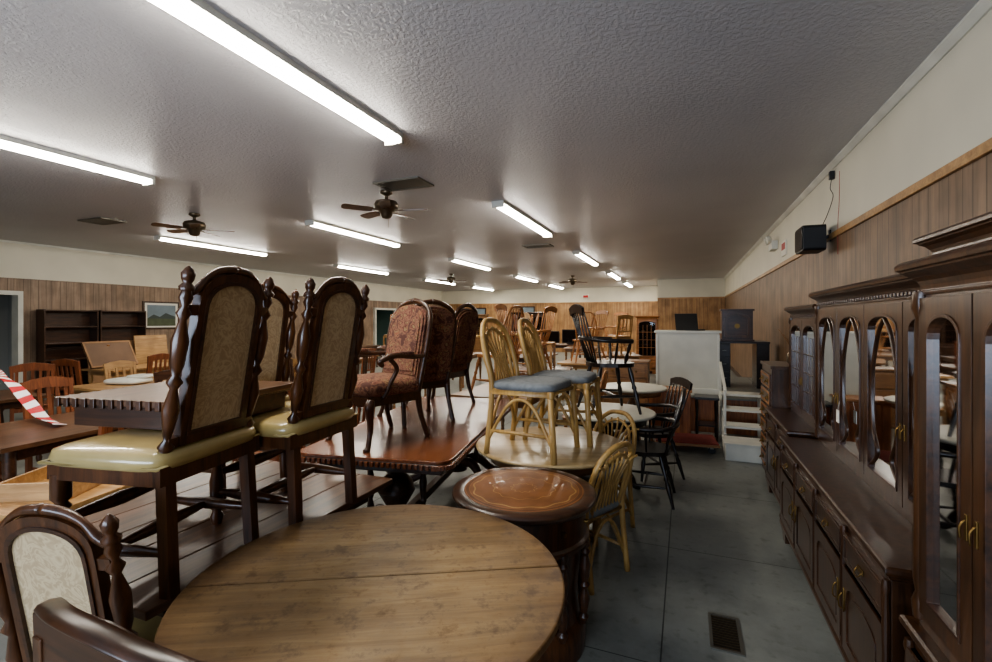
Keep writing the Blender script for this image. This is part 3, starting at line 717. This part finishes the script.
b.ring(arch(.19,.06,.36,.46,10),arch(.15,.1,.34,.42,10),.03,M_hutch2,T(0,-.18,0)@UP); b.lathe([(.04,-.005),(.04,.005)],M_brass,T(0,-.18,.25)@UP,20)
b.obj('mantel_radio_cabinet',(.8,8.85,1.25),0,.003)
b=B(); b.box((0,0,.33),(.5,.35,.6),M_cedar); b.box((0,0,.645),(.54,.39,.03),M_pine2); 
for k in range(5): b.box((-.2+.1*k,-.18,.33),(.085,.014,.56),M_cedar)
b.box((0,0,.03),(.52,.37,.06),M_dark)
b.obj('cedar_chest',(-.18,6.95,0),0,.003)
# small dark stand with shelf beside the chest
b=B(); b.box((0,0,.56),(.3,.34,.03),M_black); b.box((0,0,.2),(.26,.3,.02),M_black)
for sx in (-1,1):
    for sy in (-1,1): b.turned((sx*.12,sy*.14,0),(sx*.12,sy*.14,.55),[(0,.012),(.3,.02),(.5,.012),(.8,.02),(1,.014)],M_black,8)
b.obj('dark_plant_stand',(.27,6.95,0),0,.002)
b=B(); b.box((0,0,.11),(.72,.5,.03),M_oak); b.box((0,0,.13),(.7,.48,.02),M_rcarpet)
for sx in (-1,1):
    for sy in (-1,1): b.lathe([(.04,-.015),(.045,0),(.04,.015)],M_blackp,T(sx*.28,sy*.18,.045)@UP,14); b.box((sx*.28,sy*.18,.08),(.04,.05,.03),M_metal)
b.obj('carpeted_dolly',(-.0,6.3,0),.1,.002)
b=B()
for k in range(3):
    b.box((0,.14+.3*k,.3+.155*k-.015),(.5,.28,.03),M_white)
for sx in (-1,1):
    b.prism([(0,0),(0,.2),(.28,.285),(.9,.6),(.9,.36),(.3,.1),(.2,0)],.03,M_white,T(sx*.24,0,0)@RZ(H)@UP)
    b.bar((sx*.24,.86,0),(sx*.24,.86,.5),.04,.04,M_white)
b.bar((-.24,.05,.15),(-.24,.05,.75),.03,.03,M_white); b.bar((-.24,.86,.5),(-.24,.86,.98),.03,.03,M_white); b.bar((-.24,.0,.73),(-.24,.9,1.0),.035,.03,M_white)
b.obj('white_staircase',(.7,6.42,0),0,.003)
b=B(); b.box((0,0,.09),(.5,.36,.18),M_white); b.box((0,0,.19),(.53,.39,.02),M_white); b.obj('white_step_box',(.68,6.13,0),0,.004)
b=B()
for sx in (-1,1): b.box((sx*.13,0,.4),(.03,.3,.8),M_white)
for z in (.05,.42,.785): b.box((0,0,z),(.26,.3,.025),M_white)
b.obj('white_shelf_unit',(1.2,6.6,0),0,.003)

# ------------------------------------------------------------ room
XL,XR,YB,YF,HC=-12.5,1.4,-3.0,23.0,3.18
b=B(); b.box(((XL+XR)/2,(YB+YF)/2,-.05),(XR-XL+.6,YF-YB+.6,.1),M_floor); b.obj('floor')
b=B(); b.box(((XL+XR)/2,(YB+YF)/2,HC+.05),(XR-XL+.6,YF-YB+.6,.1),M_ceil); b.obj('ceiling')
b=B(); b.box((XR+.1,(YB+YF)/2,HC/2),(.2,YF-YB,HC),M_wr); b.obj('wall_right')
b=B()
def seg(y0,y1,z0,z1): b.box((XL-.1,(y0+y1)/2,(z0+z1)/2),(.2,y1-y0,z1-z0),M_wl)
D1=(4.25,5.2); D2=(16.9,18.6)
seg(YB,D1[0],0,HC); seg(D1[0],D1[1],2.1,HC); seg(D1[1],D2[0],0,HC); seg(D2[0],D2[1],2.05,HC); seg(D2[1],YF,0,HC)
b.obj('wall_left')
b=B(); b.box(((XL-1.0)/2,YF+.1,HC/2),(-1.0-XL,.2,HC),M_wb); b.obj('wall_far')
b=B(); b.box((.2,19.6,HC/2),(2.4,.2,HC),M_wb); b.box((-.9,21.4,HC/2),(.2,3.4,HC),M_wb); b.obj('wall_far_partition')
b=B()
b.box(((XL+XR)/2,YB-.1,.45),(XR-XL,.2,.9),M_wb)
b.box(((XL+XR)/2,YB-.1,(2.4+HC)/2),(XR-XL,.2,HC-2.4),M_wb)
b.box(((XL-4.5)/2,YB-.1,1.65),(-4.5-XL,.2,1.5),M_wb); b.box(((.6+XR)/2,YB-.1,1.65),(XR-.6,.2,1.5),M_wb)
b.obj('wall_back')
b=B()
for x in (-4.47,-2.8,-1.1,.57): b.box((x,YB-.1,1.65),(.06,.1,1.5),M_white)
for z in (.93,2.37): b.box((-1.95,YB-.1,z),(5.1,.1,.06),M_white)
b.obj('window_1')
def back_room(y0,y1,h,nm,dcol):
    b=B(); M=plain(nm+'_paint',dcol,.8)
    b.box((XL-1.8,(y0+y1)/2,h/2),(.05,y1-y0+1.2,h+.2),M)
    for s_ in (y0-.6,y1+.6): b.box((XL-1.0,s_,h/2),(1.6,.05,h+.2),M)
    b.box((XL-1.0,(y0+y1)/2,h+.1),(1.6,y1-y0+1.2,.05),M); b.obj(nm)
back_room(D1[0],D1[1],2.3,'wall_storeroom',S(156,156,150)); back_room(D2[0],D2[1],2.3,'wall_hallway',S(90,110,98))
n=1
for (y0,y1,h) in ((D1[0],D1[1],2.1),(D2[0],D2[1],2.05)):
    b=B()
    for y in (y0,y1): b.box((XL+.0,y,h/2),(.24,.08,h),M_white)
    b.box((XL+.0,(y0+y1)/2,h+.04),(.24,y1-y0+.08,.08),M_white)
    b.box((XL-.55,y0+.06,h/2-.02),(.8,.04,h-.06),M_cream); b.lathe([(.02,0),(.028,.03),(.0,.05)],M_brass,T(XL-.85,y0+.08,1.0)@RX(-H),10)
    b.obj('door_%d'%n); n+=1
b=B(); b.box((XR-.012,(YB+19.5)/2,2.455),(.024,19.5-YB,.06),M_pine); b.obj('trim_1',bevel=.004)
b=B(); b.box((XL+.012,(YB+YF)/2,2.455),(.024,YF-YB,.05),M_wl); b.obj('trim_2')
b=B(); b.prism([(0,0),(0,-.05),(-.012,-.05),(-.05,-.012),(-.05,0)],19.5-YB,M_white,T(XR,(YB+19.5)/2,HC)@RX(H)); b.obj('trim_3')
b=B(); b.box((XL+.02,(YB+YF)/2,HC-.02),(.04,YF-YB,.04),M_white); b.obj('trim_4')
b=B(); b.box(((XL-1)/2,YF-.015,2.45),(-1-XL,.03,.05),M_pine); b.box((.2,19.485,2.45),(2.4,.03,.05),M_pine); b.obj('trim_5')
b=B(); b.box((XR-.01,(YB+19.5)/2,.05),(.02,19.5-YB,.1),M_dark); b.obj('baseboard_right')
b=B(); b.box((XL+.01,(D1[1]+D2[0])/2,.05),(.02,D2[0]-D1[1]-.1,.1),M_dark); b.obj('baseboard_left')

# ------------------------------------------------------------ ceiling fixtures
b=B()
b.box((0,0,-.02),(.17,2.44,.04),M_white)
prof=[]
for k in range(7):
    a=pi*k/6; prof.append((-.075*math.cos(a),-.04-.045*math.sin(a)))
vs=[(x,-1.2,z) for x,z in prof]+[(x,1.2,z) for x,z in prof]
b.add(vs,[(i,i+1,8+i,7+i) for i in range(6)],M_lamp,True)
for s_ in (-1,1): b.box((0,s_*1.21,-.045),(.165,.03,.085),M_white)
me=b.mesh('fluorescent_light')
for y in (2.18,7.0,11.85,16.7):
    for x in (-2.3,-5.5,-9.15):
        if x==-9.15 and y<4: continue
        place(me,'fluorescent_light',(x,y,HC))
for x in (-5.5,-9.15,-2.3): place(me,'fluorescent_light',(x,21.0,HC))
b=B()
b.lathe([(.07,0),(.075,-.03),(.04,-.05),(.02,-.06),(.02,-.1),(.06,-.11),(.13,-.13),(.15,-.17),(.14,-.22),(.08,-.25),(.07,-.3),(.05,-.33),(.01,-.34)][::-1],M_bronze,seg=28)
for k in range(5):
    A=RZ(2*pi*k/5+.25)
    b.prism([(.17,-.045),(.24,-.06),(.5,-.065),(.53,-.04),(.535,0),(.53,.04),(.5,.065),(.24,.06),(.17,.045)],.008,M_tableb,A@T(0,0,-.24)@RX(.2))
    b.box((.15,0,-.235),(.12,.03,.01),M_bronze,A)
b.tube([(.03,0,-.33),(.03,0,-.45)],.002,M_brass,5)
me=b.mesh('ceiling_fan')
for (x,y,r) in ((-3.4,4.85,0),(-6.75,4.8,.4),(-3.7,16.5,.2),(-7.4,14.3,.1)):
    place(me,'ceiling_fan',(x,y,HC),r)
b=B()
b.ring([(-.3,-.3),(-.3,.3),(.3,.3),(.3,-.3)],[(-.26,-.26),(-.26,.26),(.26,.26),(.26,-.26)],.02,M_metal,T(0,0,-.01))
for k in range(12): b.box((0,-.24+.044*k,-.01),(.52,.038,.006),M_metal,None)
b.box((0,0,-.003),(.52,.52,.004),M_blackp)
me=b.mesh('ceiling_vent')
for (x,y) in ((-3.02,4.65),(-8.6,4.6),(-2.9,9.6)): place(me,'ceiling_vent',(x,y,HC),0,0,(1,.6,1))
b=B(); b.ring([(-.075,-.15),(-.075,.15),(.075,.15),(.075,-.15)],[(-.06,-.135),(-.06,.135),(.06,.135),(.06,-.135)],.008,M_metal,T(0,0,.004))
b.box((0,0,.001),(.12,.27,.002),M_blackp)
for k in range(13): b.box((0,-.126+.021*k,.004),(.12,.009,.005),M_bronze)
b.obj('floor_vent',(.19,2.66,0))
b=B()
b.prism(rrect(.18,.13,.03,4),.2,M_blackp,UP); b.prism(rrect(.165,.115,.03,4),.012,M_screen,T(0,-.104,0)@UP)
b.bar((0,.09,0),(0,.17,.03),.03,.03,M_blackp); b.box((0,.17,.03),(.06,.01,.12),M_blackp)
b.tube(crv([(.13,.16,.61),(.1,.15,.5),(.16,.16,.4),(.05,.14,.25),(.0,.1,.13)],5),.004,M_blackp,5)
b.tube(crv([(.35,.165,.6),(.4,.15,.3),(.34,.155,.1),(.3,.165,-.2)],5),.003,plain('red_wire',S(150,40,34),.5),5)
b.box((.13,.155,.62),(.05,.04,.08),M_blackp)
b.obj('wall_speaker',(XR-.18,5.8,2.44),-H,.004)
b=B(); b.box((0,0,0),(.32,.09,.14),M_white)
for sx in (-1,1): b.lathe([(.02,0),(.06,.02),(.065,.07),(.0,.075)],M_cream,T(sx*.1,-.04,.11)@RX(H+.3),16)
b.obj('emergency_light',(XR-.05,8.9,2.82),-H,.004)
b=B(); b.box((0,0,0),(.32,.02,.22),M_paper); b.box((0,-.011,.03),(.26,.004,.1),plain('red_sign',S(170,50,44),.5)); b.obj('exit_sign',(XR-.012,8.2,2.68),-H)
b=B(); b.box((0,0,0),(.3,.06,.2),M_paper); b.box((0,-.032,0),(.24,.004,.12),plain('red_letters',S(180,40,36),.5)); b.obj('exit_sign',(-4.5,YF-.04,2.75))
for (x,z) in ((-7.5,1.8),(-10.2,1.75)):
    b=B(); b.ring([(-.4,-.5),(-.4,.5),(.4,.5),(.4,-.5)],[(-.34,-.44),(-.34,.44),(.34,.44),(.34,-.44)],.04,M_dark,UP); b.box((0,0,0),(.7,.9,.01),mp,UP); b.obj('framed_picture',(x,YF-.03,z))
b=B(); b.box((0,0,0),(.003,.05,.075),M_paper); b.tube([(0,0,.035),(.01,0,.09)],.001,M_paper,4); b.obj('price_tag',(.855,3.4,1.02))

# ------------------------------------------------------------ lights
def area(name,loc,rot,sx,sy,p,col):
    l=bpy.data.lights.new(name,'AREA'); l.shape='RECTANGLE'; l.size=sx; l.size_y=sy; l.energy=p; l.color=col
    o=bpy.data.objects.new(name,l); bpy.context.scene.collection.objects.link(o); o.location=loc; o.rotation_euler=rot
area('window_daylight',(-1.95,YB-.3,1.65),(H+.5,0,0),5,1.5,340,(.66,.8,1))
wd=bpy.data.worlds.new('world'); bpy.context.scene.world=wd; wd.use_nodes=True
wd.node_tree.nodes['Background'].inputs[0].default_value=(.76,.82,.9,1); wd.node_tree.nodes['Background'].inputs[1].default_value=.5

# ------------------------------------------------------------ camera
cam=bpy.data.cameras.new('camera'); co=bpy.data.objects.new('camera',cam); bpy.context.scene.collection.objects.link(co)
cam.sensor_width=36; cam.lens=470/992*36; cam.shift_y=-11/992; cam.clip_start=.02
co.location=(0,0,1.6); co.rotation_euler=(H,0,math.radians(21.9))
bpy.context.scene.camera=co
vs_=bpy.context.scene.view_settings
vs_.view_transform='AgX'; vs_.look='AgX - Medium High Contrast'; vs_.exposure=0.0
